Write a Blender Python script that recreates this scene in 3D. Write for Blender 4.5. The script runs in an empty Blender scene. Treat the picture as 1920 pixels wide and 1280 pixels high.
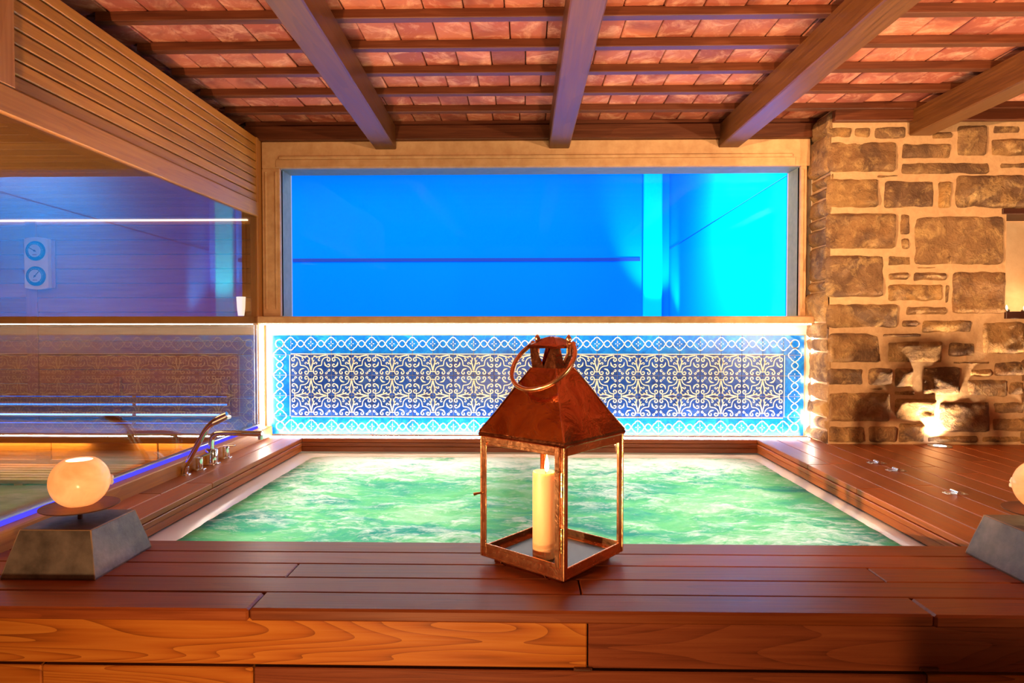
import bpy, math, random
import numpy as np
from mathutils import Vector, Matrix, noise
random.seed(7)
C = bpy.context.scene.collection
PI = math.pi

# ------------------------------------------------------------------ camera model (photo is 1920 x 1280)
F = 1200.0; CZ = 1.35
TH = math.atan(25 / F); PH = math.atan(28 / F)
FW = Vector((-math.sin(TH) * math.cos(PH), math.cos(TH) * math.cos(PH), -math.sin(PH)))
RT = Vector((math.cos(TH), math.sin(TH), 0)); UP = RT.cross(FW)
def ray(x, y): return FW + RT * ((x - 960) / F) + UP * ((640 - y) / F)
def onY(x, y, Y):
    r = ray(x, y); p = r * (Y / r.y); p.z += CZ; return p
def onZ(x, y, Z):
    r = ray(x, y); p = r * ((Z - CZ) / r.z); p.z += CZ; return p

D = 0.60          # deck top
YW = 4.355        # face of the window wall
YS = 4.12         # face of the stone wall
XG = -1.81        # plane of the sauna glass

# ------------------------------------------------------------------ mesh builder
class MB:
    def __init__(s): s.v = []; s.f = []; s.m = []
    def add(s, vs, fs, mi=0):
        b = len(s.v); s.v += [tuple(v) for v in vs]
        s.f += [tuple(b + i for i in f) for f in fs]; s.m += [mi] * len(fs)
    def box(s, x0, x1, y0, y1, z0, z1, mi=0, bev=0.0):
        if bev <= 0:
            v = [(x, y, z) for z in (z0, z1) for y in (y0, y1) for x in (x0, x1)]
            s.add(v, [(0, 2, 3, 1), (4, 5, 7, 6), (0, 1, 5, 4), (2, 6, 7, 3), (0, 4, 6, 2), (1, 3, 7, 5)], mi)
        else:
            s.obox(((x0 + x1) / 2, (y0 + y1) / 2, (z0 + z1) / 2), (x1 - x0, y1 - y0, z1 - z0), None, mi, bev)
    def obox(s, c, size, rot=None, mi=0, bev=0.0):
        """box with 45-degree chamfered edges, optionally rotated"""
        h = [d / 2 for d in size]; b = min(bev, min(h) * .8)
        M = rot if rot is not None else Matrix.Identity(3); c = Vector(c)
        if b <= 0:
            v = [c + M @ Vector((x, y, z)) for z in (-h[2], h[2]) for y in (-h[1], h[1]) for x in (-h[0], h[0])]
            s.add(v, [(0, 2, 3, 1), (4, 5, 7, 6), (0, 1, 5, 4), (2, 6, 7, 3), (0, 4, 6, 2), (1, 3, 7, 5)], mi); return
        vs = []; idx = {}
        for sx in (-1, 1):
            for sy in (-1, 1):
                for sz in (-1, 1):
                    S = (sx, sy, sz)
                    for ax in range(3):
                        p = [S[i] * (h[i] if i == ax else h[i] - b) for i in range(3)]
                        idx[(S, ax)] = len(vs); vs.append(c + M @ Vector(p))
        fs = []
        for ax in range(3):
            u, w = (ax + 1) % 3, (ax + 2) % 3
            for sg in (-1, 1):
                q = []
                for a, d in ((-1, -1), (1, -1), (1, 1), (-1, 1)):
                    S = [0, 0, 0]; S[ax] = sg; S[u] = a; S[w] = d; q.append(idx[(tuple(S), ax)])
                fs.append(q if sg > 0 else q[::-1])
        for ax in range(3):                      # edge chamfers along ax
            u, w = (ax + 1) % 3, (ax + 2) % 3
            for a in (-1, 1):
                for d in (-1, 1):
                    S0 = [0, 0, 0]; S0[ax] = -1; S0[u] = a; S0[w] = d; S1 = list(S0); S1[ax] = 1
                    q = [idx[(tuple(S0), u)], idx[(tuple(S1), u)], idx[(tuple(S1), w)], idx[(tuple(S0), w)]]
                    fs.append(q if a * d < 0 else q[::-1])
        for sx in (-1, 1):
            for sy in (-1, 1):
                for sz in (-1, 1):
                    q = [idx[((sx, sy, sz), k)] for k in range(3)]
                    fs.append(q if sx * sy * sz > 0 else q[::-1])
        s.add(vs, fs, mi)
    def tube(s, pts, r, n=12, mi=0, caps=True, closed=False):
        P = [Vector(p) for p in pts]; m = len(P)
        rs = r if isinstance(r, (list, tuple)) else [r] * m
        T = []
        for i in range(m):
            a = P[(i - 1) % m] if (closed or i > 0) else P[i]; b = P[(i + 1) % m] if (closed or i < m - 1) else P[i]
            T.append((b - a).normalized())
        n0 = T[0].orthogonal().normalized(); rings = []
        for i in range(m):
            if i: n0 = (n0 - T[i] * n0.dot(T[i])).normalized()
            b0 = T[i].cross(n0)
            rings.append([P[i] + (n0 * math.cos(2 * PI * k / n) + b0 * math.sin(2 * PI * k / n)) * rs[i] for k in range(n)])
        v = [p for R in rings for p in R]; f = []
        for i in range(m if closed else m - 1):
            j = (i + 1) % m
            for k in range(n): f.append((i * n + k, i * n + (k + 1) % n, j * n + (k + 1) % n, j * n + k))
        if caps and not closed:
            f.append(tuple(range(n))[::-1]); f.append(tuple((m - 1) * n + k for k in range(n)))
        s.add(v, f, mi)
    def lathe(s, prof, c=(0, 0, 0), n=32, mi=0, M=None):
        """prof = [(radius, z)] from bottom to top"""
        M = M or Matrix.Identity(3); c = Vector(c); v = []; f = []
        for r, z in prof:
            for k in range(n):
                a = 2 * PI * k / n; v.append(c + M @ Vector((r * math.cos(a), r * math.sin(a), z)))
        for i in range(len(prof) - 1):
            for k in range(n): f.append((i * n + k, i * n + (k + 1) % n, (i + 1) * n + (k + 1) % n, (i + 1) * n + k))
        if prof[0][0] > 1e-5: f.append(tuple(range(n))[::-1])
        if prof[-1][0] > 1e-5: f.append(tuple((len(prof) - 1) * n + k for k in range(n)))
        s.add(v, f, mi)
    def build(s, name, mats, parent=None, smooth=False, loc=None):
        me = bpy.data.meshes.new(name); me.from_pydata(s.v, [], s.f)
        mats = mats if isinstance(mats, (list, tuple)) else [mats]
        for m in mats: me.materials.append(m)
        if len(mats) > 1: me.polygons.foreach_set('material_index', s.m)
        if smooth:
            me.polygons.foreach_set('use_smooth', [True] * len(me.polygons))
            try: me.set_sharp_from_angle(angle=math.radians(smooth if smooth is not True else 40))
            except Exception: pass
        me.validate(); me.update()
        o = bpy.data.objects.new(name, me); C.objects.link(o)
        if parent is not None: o.parent = parent
        if loc is not None: o.location = loc
        return o

def tag(o, label=None, cat=None, group=None, kind=None):
    if label: o['label'] = label
    if cat: o['category'] = cat
    if group: o['group'] = group
    if kind: o['kind'] = kind
    return o
def empty(name, loc, label, cat, group=None, rz=0.0):
    o = bpy.data.objects.new(name, None); C.objects.link(o); o.location = loc; o.rotation_euler = (0, 0, rz)
    o.empty_display_size = .05
    return tag(o, label, cat, group)
def structure(o, label=None, cat=None): return tag(o, label, cat, None, 'structure')
def copy_tree(o, parent=None):
    c = o.copy(); C.objects.link(c); c.parent = parent
    for ch in [x for x in bpy.data.objects if x.parent == o]: copy_tree(ch, c)
    return c

# ------------------------------------------------------------------ materials
def srgb(r, g, b):
    f = lambda c: (c / 255 / 12.92) if c / 255 <= .04045 else ((c / 255 + .055) / 1.055) ** 2.4
    return (f(r), f(g), f(b), 1)
class NT:
    def __init__(s, name):
        s.mat = bpy.data.materials.new(name); s.mat.use_nodes = True; s.t = s.mat.node_tree
        for n in list(s.t.nodes): s.t.nodes.remove(n)
        s.out = s.n('ShaderNodeOutputMaterial')
    def n(s, typ, **kw):
        nd = s.t.nodes.new(typ)
        for k, v in kw.items(): setattr(nd, k, v)
        return nd
    def link(s, a, b): s.t.links.new(a, b)
    def setin(s, nd, **kw):
        for k, v in kw.items():
            key = k.replace('_', ' ')
            sock = nd.inputs[key]
            if hasattr(v, 'is_linked') or isinstance(v, bpy.types.NodeSocket): s.link(v, sock)
            else: sock.default_value = v
        return nd
    def math(s, op, a, b=None, c=None, clamp=False):
        nd = s.n('ShaderNodeMath', operation=op); nd.use_clamp = clamp
        for i, v in enumerate((a, b, c)):
            if v is None: continue
            if isinstance(v, bpy.types.NodeSocket): s.link(v, nd.inputs[i])
            else: nd.inputs[i].default_value = v
        return nd.outputs[0]
    def mix(s, fac, a, b, blend='MIX'):
        nd = s.n('ShaderNodeMix', data_type='RGBA', blend_type=blend)
        for i, v in ((0, fac), (6, a), (7, b)):
            if isinstance(v, bpy.types.NodeSocket): s.link(v, nd.inputs[i])
            else: nd.inputs[i].default_value = v
        return nd.outputs[2]
    def ramp(s, fac, stops):
        nd = s.n('ShaderNodeValToRGB'); s.link(fac, nd.inputs[0]); e = nd.color_ramp.elements
        while len(e) > 1: e.remove(e[-1])
        e[0].position = stops[0][0]; e[0].color = stops[0][1]
        for p, c in stops[1:]:
            k = e.new(p); k.color = c
        return nd.outputs[0]
    def coords(s, scale=(1, 1, 1), island=True, which='Object'):
        tc = s.n('ShaderNodeTexCoord'); mp = s.n('ShaderNodeMapping'); s.link(tc.outputs[which], mp.inputs[0])
        mp.inputs['Scale'].default_value = scale
        if not island: return mp.outputs[0]
        g = s.n('ShaderNodeNewGeometry'); k = s.math('MULTIPLY', g.outputs['Random Per Island'], 37.0)
        va = s.n('ShaderNodeVectorMath', operation='ADD'); s.link(mp.outputs[0], va.inputs[0]); s.link(k, va.inputs[1])
        s.island = g.outputs['Random Per Island']
        return va.outputs[0]
    def noise(s, vec, scale=5, detail=4, rough=.55, dist=0.0):
        nd = s.n('ShaderNodeTexNoise'); s.link(vec, nd.inputs['Vector'])
        nd.inputs['Scale'].default_value = scale; nd.inputs['Detail'].default_value = detail
        nd.inputs['Roughness'].default_value = rough; nd.inputs['Distortion'].default_value = dist
        return nd.outputs['Fac']
    def bump(s, h, strength=.3, dist=.01):
        nd = s.n('ShaderNodeBump'); s.link(h, nd.inputs['Height'])
        nd.inputs['Strength'].default_value = strength; nd.inputs['Distance'].default_value = dist
        return nd.outputs[0]
    def pbsdf(s, **kw):
        nd = s.n('ShaderNodeBsdfPrincipled'); s.setin(nd, **kw); s.link(nd.outputs[0], s.out.inputs[0]); return nd

def wood(name, dark, mid, light, axis='x', rough=.4, rings=5.0, spread=.5, ringw=.5, coat=0.0):
    """wood with long grain along an axis; every plank (mesh island) has its own tone and offset"""
    t = NT(name); sc = {'x': (.55, 6, 6), 'y': (6, .55, 6), 'z': (6, 6, .55)}[axis]
    v = t.coords(sc)
    a = t.noise(v, .9, 2, .5, .3)
    ring = t.math('FRACT', t.math('MULTIPLY', a, rings))
    ring = t.math('POWER', ring, .45)
    fs = {'x': (3, 90, 90), 'y': (90, 3, 90), 'z': (90, 90, 3)}[axis]
    fine = t.noise(t.coords(fs), 1.0, 3, .6)
    k = t.math('MULTIPLY_ADD', ring, ringw, t.math('MULTIPLY', fine, 1 - ringw))
    col = t.ramp(k, [(.12, dark), (.5, mid), (.88, light)])
    tone = t.math('MULTIPLY_ADD', t.island, spread, 1 - spread * .55)
    tc = t.n('ShaderNodeCombineColor'); [t.link(tone, tc.inputs[i]) for i in range(3)]
    col = t.mix(1.0, col, tc.outputs[0], 'MULTIPLY')
    t.pbsdf(Base_Color=col, Roughness=t.math('MULTIPLY_ADD', fine, .25, rough - .12), Normal=t.bump(fine, .25, .002), Coat_Weight=coat, Coat_Roughness=.2, Specular_IOR_Level=.35)
    return t.mat
def plain(name, col, rough=.5, metal=0.0, nscale=0, nstr=.15, var=None, **kw):
    t = NT(name)
    if nscale:
        n = t.noise(t.coords((1, 1, 1), False), nscale, 5, .6)
        base = t.ramp(n, [(.3, col), (.7, var or col)])
        t.pbsdf(Base_Color=base, Roughness=rough, Metallic=metal, Normal=t.bump(n, nstr, .01), **kw)
    else: t.pbsdf(Base_Color=col, Roughness=rough, Metallic=metal, **kw)
    return t.mat
def emit(name, col, k):
    t = NT(name); e = t.n('ShaderNodeEmission'); e.inputs[0].default_value = col; e.inputs[1].default_value = k
    t.link(e.outputs[0], t.out.inputs[0]); return t.mat
def glass(name, tint=(.995, .995, .995, 1), ior=1.45):
    t = NT(name); g = t.n('ShaderNodeNewGeometry')
    i = t.math('MULTIPLY_ADD', g.outputs['Backfacing'], 1 / ior - ior, ior)
    fr = t.n('ShaderNodeFresnel'); t.link(i, fr.inputs[0])
    a = t.n('ShaderNodeBsdfTransparent'); a.inputs[0].default_value = tint
    b = t.n('ShaderNodeBsdfGlossy'); b.inputs['Roughness'].default_value = 0.0
    m = t.n('ShaderNodeMixShader'); t.link(fr.outputs[0], m.inputs[0]); t.link(a.outputs[0], m.inputs[1]); t.link(b.outputs[0], m.inputs[2])
    t.link(m.outputs[0], t.out.inputs[0]); return t.mat

M = {}
M['deckx'] = wood('deck_wood_crosswise', srgb(90, 38, 16), srgb(138, 64, 27), srgb(166, 86, 40), 'x', .42, 9, .42, .14)
M['decky'] = wood('deck_wood_lengthwise', srgb(116, 56, 24), srgb(164, 88, 42), srgb(190, 110, 56), 'y', .36, 9, .42, .14)
M['apron'] = wood('apron_wood', srgb(104, 46, 16), srgb(188, 98, 32), srgb(214, 128, 48), 'x', .34, 34, .25, .5)
M['aprond'] = wood('apron_wood_dark', srgb(74, 33, 19), srgb(130, 62, 36), srgb(152, 80, 46), 'x', .3, 26, .3, .3)
M['honey'] = wood('sauna_cedar_lengthwise', srgb(150, 92, 34), srgb(190, 124, 48), srgb(208, 146, 62), 'y', .45, 8, .26, .14)
M['honeyx'] = wood('sauna_cedar_crosswise', srgb(138, 86, 32), srgb(176, 116, 46), srgb(198, 138, 60), 'x', .45, 8, .3, .14)
M['honeyz'] = wood('sauna_cedar_upright', srgb(150, 92, 44), srgb(184, 120, 60), srgb(202, 140, 76), 'z', .45, 8, .25, .14)
M['beam'] = wood('beam_wood', srgb(58, 31, 14), srgb(96, 56, 25), srgb(122, 76, 36), 'y', .42, 8, .3, .14)
M['batten'] = wood('batten_wood', srgb(56, 26, 13), srgb(92, 46, 25), srgb(116, 64, 37), 'x', .42, 8, .4, .14)

def terracotta():
    t = NT('terracotta_tile'); v = t.coords((1, 1, 1))
    n = t.noise(v, 8, 8, .72, .8); n2 = t.noise(v, 2.6, 4, .55, .8)
    col = t.ramp(t.island, [(0, srgb(140, 66, 44)), (.35, srgb(160, 76, 50)), (.65, srgb(166, 88, 62)), (1, srgb(190, 104, 70))])
    col = t.mix(t.math('MULTIPLY', t.math('GREATER_THAN', n, .5), .0), col, col)
    col = t.mix(t.ramp(n, [(.48, (0, 0, 0, 1)), (.68, (.75, .75, .75, 1))]), col, srgb(226, 164, 128))
    col = t.mix(t.ramp(n2, [(.34, (.75, .75, .75, 1)), (.5, (0, 0, 0, 1))]), col, srgb(112, 44, 30))
    t.pbsdf(Base_Color=col, Roughness=.75, Normal=t.bump(n, .5, .006)); return t.mat
M['terra'] = terracotta()
def stone():
    t = NT('rough_sandstone'); v = t.coords((1, 1, 1))
    n = t.noise(v, 11, 9, .7, .5); n2 = t.noise(v, 3.2, 5, .6, 1.0); n3 = t.noise(v, 26, 6, .7, 1.5)
    col = t.ramp(t.island, [(0, srgb(150, 104, 66)), (.22, srgb(190, 140, 86)), (.42, srgb(136, 98, 70)), (.62, srgb(204, 150, 84)), (.8, srgb(158, 116, 76)), (1, srgb(180, 132, 84))])
    col = t.mix(t.ramp(n2, [(.44, (0, 0, 0, 1)), (.60, (.85, .85, .85, 1))]), col, srgb(104, 72, 52))
    col = t.mix(t.ramp(n, [(.50, (0, 0, 0, 1)), (.68, (.8, .8, .8, 1))]), col, srgb(222, 176, 114))
    col = t.mix(t.ramp(n3, [(.30, (.8, .8, .8, 1)), (.42, (0, 0, 0, 1))]), col, srgb(84, 56, 40))
    t.pbsdf(Base_Color=col, Roughness=.85, Normal=t.bump(t.math('MULTIPLY_ADD', n3, .5, n), 1.0, .035)); return t.mat
M['stone'] = stone()
M['mortar'] = plain('lime_mortar', srgb(188, 146, 106), .9, 0, 30, .35, srgb(206, 164, 122))
M['lintel'] = plain('dressed_stone', srgb(196, 146, 100), .7, 0, 14, .12, srgb(218, 172, 126))
M['plaster'] = plain('white_plaster', srgb(232, 226, 214), .8)
M['render'] = plain('warm_render', srgb(214, 178, 140), .85, 0, 9, .5, srgb(228, 196, 160))
M['darkwood'] = wood('dark_oak', srgb(40, 18, 14), srgb(66, 32, 22), srgb(84, 44, 30), 'x', .5)
M['slate'] = plain('slate_block', srgb(70, 60, 56), .40, 0, 11, .35, srgb(136, 120, 112))
M['slate_edge'] = plain('chipped_slate_edge', srgb(176, 138, 108), .7)
M['rust'] = plain('rusty_steel', srgb(112, 60, 34), .55, .3, 14, .3, srgb(84, 42, 24))
M['chrome'] = plain('chrome', (.86, .86, .88, 1), .06, 1)
M['steel'] = plain('brushed_steel', (.72, .70, .66, 1), .28, 1)
M['acrylic'] = plain('white_acrylic', srgb(242, 236, 228), .22)
M['case'] = plain('gauge_case', srgb(226, 214, 186), .35)
M['plate'] = plain('dark_mirror', (.06, .06, .045, 1), .3, 0)
M['crystal'] = plain('milky_crystal', srgb(250, 232, 214), .08)
M['glass'] = glass('clear_glass', (.995, .995, .995, 1), 1.25)
M['saunaglass'] = glass('sauna_glass', (.78, .79, .78, 1), 1.58)
M['acryl'] = glass('pool_window_pane', (.97, .99, .99, 1), 1.2)
M['dark'] = plain('dark_gap', srgb(40, 26, 20), .9)
M['grey'] = plain('grey_concrete', srgb(120, 112, 104), .7, 0, 5, .2, srgb(138, 130, 122))
M['poollit_stone'] = plain('pool_lit_reveal_stone', srgb(150, 150, 124), .6, 0, 20, .2, srgb(128, 136, 112))  # green cast of the pool light mixed into the stone colour

def copper(name, c1, c2, rough):
    t = NT(name); v = t.coords((1, 1, 1), False); n = t.noise(v, 9, 4, .6, 1.2); n2 = t.noise(v, 60, 3, .6)
    t.pbsdf(Base_Color=t.ramp(n, [(.32, c1), (.68, c2)]), Metallic=1.0, Roughness=t.math('MULTIPLY_ADD', n2, .2, rough - .08), Normal=t.bump(n, .28, .012))
    return t.mat
M['copper'] = copper('aged_copper', srgb(168, 92, 60), srgb(216, 138, 98), .13)
M['copper2'] = copper('polished_copper', srgb(222, 150, 104), srgb(238, 178, 130), .22)
M['brass'] = copper('brass', srgb(214, 164, 90), srgb(232, 190, 118), .15)

def wax(name, col, em=0.0, ecol=(1, .6, .3, 1)):
    t = NT(name)
    t.pbsdf(Base_Color=col, Roughness=.45, Subsurface_Weight=.6, Subsurface_Radius=(.03, .016, .008), Subsurface_Scale=1.0)
    return t.mat
M['wax'] = wax('candle_wax', srgb(238, 178, 126))
def alabaster():
    t = NT('alabaster'); v = t.coords((1, 1, 1), False); n = t.noise(v, 9, 4, .55, 1.0)
    c = t.ramp(n, [(.35, srgb(236, 196, 158)), (.6, srgb(250, 226, 196))])
    d = t.n('ShaderNodeBsdfPrincipled'); t.link(c, d.inputs['Base Color']); d.inputs['Roughness'].default_value = .18
    tr = t.n('ShaderNodeBsdfTranslucent'); t.link(c, tr.inputs[0])
    m = t.n('ShaderNodeMixShader'); m.inputs[0].default_value = .5
    t.link(d.outputs[0], m.inputs[1]); t.link(tr.outputs[0], m.inputs[2]); t.link(m.outputs[0], t.out.inputs[0]); return t.mat
M['alabaster'] = alabaster()
def glaze(name, a, b, c):
    t = NT(name); v = t.coords((1, 1, 1)); n = t.noise(v, 16, 5, .65, 1.0)
    col = t.ramp(n, [(.32, a), (.52, b), (.72, c)])
    k = t.math('MULTIPLY_ADD', t.island, .3, .82)
    cc = t.n('ShaderNodeCombineColor'); [t.link(k, cc.inputs[i]) for i in range(3)]
    t.pbsdf(Base_Color=t.mix(1.0, col, cc.outputs[0], 'MULTIPLY'), Roughness=.28, Normal=t.bump(n, .25, .004)); return t.mat
M['gl_in'] = glaze('navy_glaze', srgb(16, 52, 140), srgb(28, 80, 172), srgb(78, 102, 156))
M['gl_bd'] = glaze('cobalt_glaze', srgb(0, 92, 190), srgb(6, 116, 214), srgb(40, 156, 226))
M['cream'] = plain('cream_relief', srgb(250, 232, 200), .4)
M['white'] = plain('white_relief', srgb(250, 240, 222), .4)
M['grout'] = plain('tile_grout', srgb(196, 170, 138), .8)

def foamwater():
    t = NT('bubbling_water'); at = t.n('ShaderNodeAttribute'); at.attribute_name = 'foam'
    n = t.noise(t.coords((3, 8, 3), False), 2.4, 10, .74, 1.8); n2 = t.noise(t.coords((.9, 2.0, 1), False), 1.7, 5, .6, .9)
    n3 = t.noise(t.coords((9, 26, 9), False), 1.6, 6, .7, 2.2)
    f = t.math('ADD', at.outputs['Fac'], t.math('MULTIPLY', t.math('SUBTRACT', n, .5), 2.3))
    f = t.math('ADD', f, t.math('MULTIPLY', t.math('SUBTRACT', n3, .5), 1.1))
    fm = t.ramp(f, [(.16, (0, 0, 0, 1)), (.80, (1, 1, 1, 1))])
    wc = t.ramp(n2, [(.36, srgb(62, 154, 142)), (.45, srgb(94, 186, 144)), (.54, srgb(124, 206, 142)), (.66, srgb(172, 218, 172))])
    col = t.mix(fm, wc, srgb(252, 248, 238))
    d = t.n('ShaderNodeBsdfPrincipled'); t.link(col, d.inputs['Base Color']); d.inputs['Roughness'].default_value = .10
    nrm = t.bump(t.math('MULTIPLY_ADD', n3, .4, n), .8, .04); t.link(nrm, d.inputs['Normal'])
    tr = t.n('ShaderNodeBsdfTranslucent'); t.link(col, tr.inputs[0])
    m = t.n('ShaderNodeMixShader'); m.inputs[0].default_value = .5
    t.link(d.outputs[0], m.inputs[1]); t.link(tr.outputs[0], m.inputs[2]); t.link(m.outputs[0], t.out.inputs[0]); return t.mat
M['water'] = foamwater()
M['liner'] = plain('pool_liner', (.0, .31, .95, 1), .8, 0, 0, .1, None, Specular_IOR_Level=0.0)
M['cyanlit'] = plain('pool_liner_lit_cyan', (.0, .85, .98, 1), .8, 0, 0, .1, None, Specular_IOR_Level=0.0)  # lamplight on the pilaster is put into its colour
M['poolline'] = plain('navy_pool_tile', (.003, .06, .32, 1), .5)
M['led_white'] = emit('led_white', (1, .91, .76, 1), 38)
M['led_hot'] = emit('led_white_bright', (1, .94, .84, 1), 80)
M['led_warm'] = emit('led_warm', (1, .64, .26, 1), 46)
M['led_line'] = emit('led_soft_white', (1, .78, .55, 1), 3)
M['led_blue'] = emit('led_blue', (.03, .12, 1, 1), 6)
M['glow_violet'] = emit('glow_violet_blue', (.09, .07, 1, 1), 1.1)  # emission standing in for blue reflected in the metal channel
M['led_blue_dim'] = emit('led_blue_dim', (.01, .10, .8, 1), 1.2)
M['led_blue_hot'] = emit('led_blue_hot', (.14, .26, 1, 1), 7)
M['flame'] = emit('flame', (1, .62, .25, 1), 16)
M['spotlens'] = emit('spotlight_lens', (.9, .92, 1, 1), 20)
M['lampwhite'] = emit('lamp_shade_glow', (1, .80, .62, 1), 2.2)

# ------------------------------------------------------------------ ceiling: terracotta, beams, battens
b = MB(); ty = .306
ys0 = 4.36 - 20 * ty
for r in range(22):
    y0 = ys0 + (r - 1) * ty + .025; off = random.random() * .175
    x = -4.2 + off
    while x < 4.8:
        w = .175 + random.uniform(-.006, .006); g = .0025
        rx, ry = random.uniform(-.010, .010), random.uniform(-.008, .008)
        rot = Matrix.Rotation(rx, 3, 'X') @ Matrix.Rotation(ry, 3, 'Y')
        b.obox((x + w / 2, y0 + ty / 2, 2.754 + random.uniform(-.003, .004)), (w - 2 * g, ty - .004, .035), rot, 0, .004)
        x += w
b.box(-4.3, 4.9, ys0 - .4, 4.72, 2.775, 2.83, 1)
ceiling = structure(b.build('ceiling', [M['terra'], M['dark']]), 'terracotta tile ceiling laid over dark battens and beams')
BT = 2.697
def beam(xw, xn, w, y1, y0=-1.7, z0=2.548, z1=2.697):
    """beam from the wall (y1) towards the camera; xw / xn = left edge at the wall and at y = 2.4"""
    k = (xn - xw) / (2.4 - y1); m = MB(); c = .006
    xa, xb = xw, xw + k * (y0 - y1)
    prof = [(0, z0 + c), (c, z0), (w - c, z0), (w, z0 + c), (w, z1), (0, z1)]
    v = [(xa + p, y1, z) for p, z in prof] + [(xb + p, y0, z) for p, z in prof]
    m.add(v, [(0, 1, 2, 3, 4, 5), (11, 10, 9, 8, 7, 6)] + [(i, 6 + i, 6 + (i + 1) % 6, (i + 1) % 6) for i in range(6)])
    return m.build('beam', M['beam'], ceiling)
beam(-1.018, -.963, .143, YW); beam(.158, .165, .138, YW); beam(1.292, 1.322, .138, YW)
beam(2.41, 2.45, .138, YS - .02); beam(3.58, 3.62, .138, YS - .02); beam(-2.2, -2.14, .14, YW, 2.2)
for i in range(20):
    y = 4.362 - i * .3045
    m = MB(); m.box(-4.1 if i > 7 else -1.9, 4.7, y - .024, y + .024, BT, BT + .042, 0, .003)
    m.build('batten', M['batten'], ceiling)
m = MB(); m.box(-1.9, 4.7, 4.61, 4.66, BT, BT + .04, 0, .003); m.build('batten', M['batten'], ceiling)

for xa, xb, ya, yb in ((-1.9, 1.93, YW - .045, YW + .0), (1.93, 4.7, YS - .06, YS - .015)):
    m = MB(); m.box(xa, xb, ya, yb, 2.606 if ya > 4.2 else 2.632, 2.70, 0, .004); m.build('wall_plate', M['batten'], ceiling)
# ------------------------------------------------------------------ window wall
XL, XR = -1.795, 1.905             # ends of the stone surround
WX0, WX1, WZ0, WZ1 = -1.60, 1.757, 1.418, 2.378    # glass opening (as seen on the wall face)
wx0, wx1, wz1 = -1.672, 1.845, 2.425               # opening at the front face
wall = MB()
# solid wall around the opening
wall.box(-4.2, XL, YW + .06, YW + .22, 0, 3.0)
wall.box(XL, XR + .05, YW + .046, YW + .22, wz1 + .02, 3.0); wall.box(XL, XR + .05, YW + .046, YW + .22, 0, 1.37)
wall.box(XL, wx0 - .002, YW + .046, YW + .22, 1.37, wz1 + .02); wall.box(wx1 + .002, XR + .05, YW + .046, YW + .22, 1.37, wz1 + .02)
wall_back = structure(wall.build('wall_back', M['plaster']), 'plastered wall behind the hot tub holding the pool window and tile panel')
# dressed stone surround
fr = MB(); fr.box(XL, XR, YW - .012, YW + .046, 2.425, 2.605, 0, .005)
fr.box(XL + .12, XR - .12, YW - .024, YW - .012, 2.485, 2.505, 0, .004)
fr.box(XL + .10, XR - .10, YW - .018, YW - .012, 2.430, 2.482, 0, .004)
lintel = structure(fr.build('trim_1', M['lintel']), 'carved pale stone lintel above the blue pool window')
for sgn, (a, c) in ((0, (XL, wx0)), (1, (wx1, XR - .02))):
    f2 = MB(); f2.box(a, c, YW - .010, YW + .046, 1.42, 2.425, 0, .004)
    wd = c - a
    for u in (.22, .78) if sgn == 0 else (.3,):
        f2.tube([(a + wd * u, YW - .010, 1.47), (a + wd * u, YW - .010, 2.40)], .008, 8)
    o = structure(f2.build('trim_%d' % (2 + sgn), M['lintel']), 'upright stone jamb on the %s of the pool window' % ('sauna side' if sgn == 0 else 'rough stone side'))
sl = MB(); sl.box(XL, XR - .005, YW - .11, YW + .22, 1.370, 1.418, 0, .006)
structure(sl.build('trim_4', M['lintel']), 'pale stone sill under the pool window above the tiles')
# reveals
YG = YW + .20
rv = MB()
rv.add([(wx0, YW + .02, 1.418), (wx0, YW + .02, wz1), (wx0, YG, wz1), (wx0, YG, 1.418)], [(0, 1, 2, 3)])
rv.add([(wx1, YW + .02, 1.418), (wx1, YW + .02, wz1), (wx1, YG, wz1), (wx1, YG, 1.418)], [(3, 2, 1, 0)])
rv.add([(wx0, YW + .02, wz1), (wx1, YW + .02, wz1), (wx1, YG, wz1), (wx0, YG, wz1)], [(0, 1, 2, 3)])
structure(rv.build('trim_5', M['poollit_stone']), 'stone reveal around the pool window, coloured by the greenish pool light')
# the pane
w = MB(); w.box(wx0 - .02, wx1 + .02, YG, YG + .03, 1.37, wz1 + .02)
win = structure(w.build('window_1', M['acryl']), 'wide window pane looking into a bright blue swimming pool')
# the pool beyond
PX1 = 2.94; PYF = 13.2
p = MB(); p.box(-13.0, PX1, PYF, PYF + .1, .2, 4.9); p.box(PX1, PX1 + .1, YG + .03, PYF + .1, .2, 4.9)
p.box(-13, PX1, YG + .03, PYF, .1, .2); p.box(-13.1, -13.0, YG + .03, PYF + .1, .2, 4.9)
p.box(-13, wx0 - .02, YG + .03, YG + .08, .2, 4.9); p.box(wx1 + .02, PX1, YG + .03, YG + .08, .2, 4.9)
pw = structure(p.build('wall_pool', M['liner']), 'blue walls of the swimming pool seen through the window')
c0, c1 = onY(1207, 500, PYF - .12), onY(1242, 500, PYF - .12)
p = MB(); p.box(c0.x, c1.x, PYF - .12, PYF, .2, 4.9, 0, .02); p.build('pilaster', M['cyanlit'], pw)
z0, z1 = onY(800, 490, PYF - .02).z, onY(800, 484, PYF - .02).z
p = MB(); p.box(-8.0, onY(1200, 487, PYF).x, PYF - .02, PYF, z0, z1); structure(p.build('trim_6', M['poolline']), 'dark blue tile line along the far pool wall')
p = MB()
yn = 7.2; p.tube([(PX1 - .006, PYF - .05, onY(1252, 468, PYF).z), (PX1 - .006, yn, onY(1473, 325, yn).z)], .0045, 6)
structure(p.build('trim_7', M['poolline']), 'thin dark water mark slanting along the bright cyan pool wall')

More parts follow.
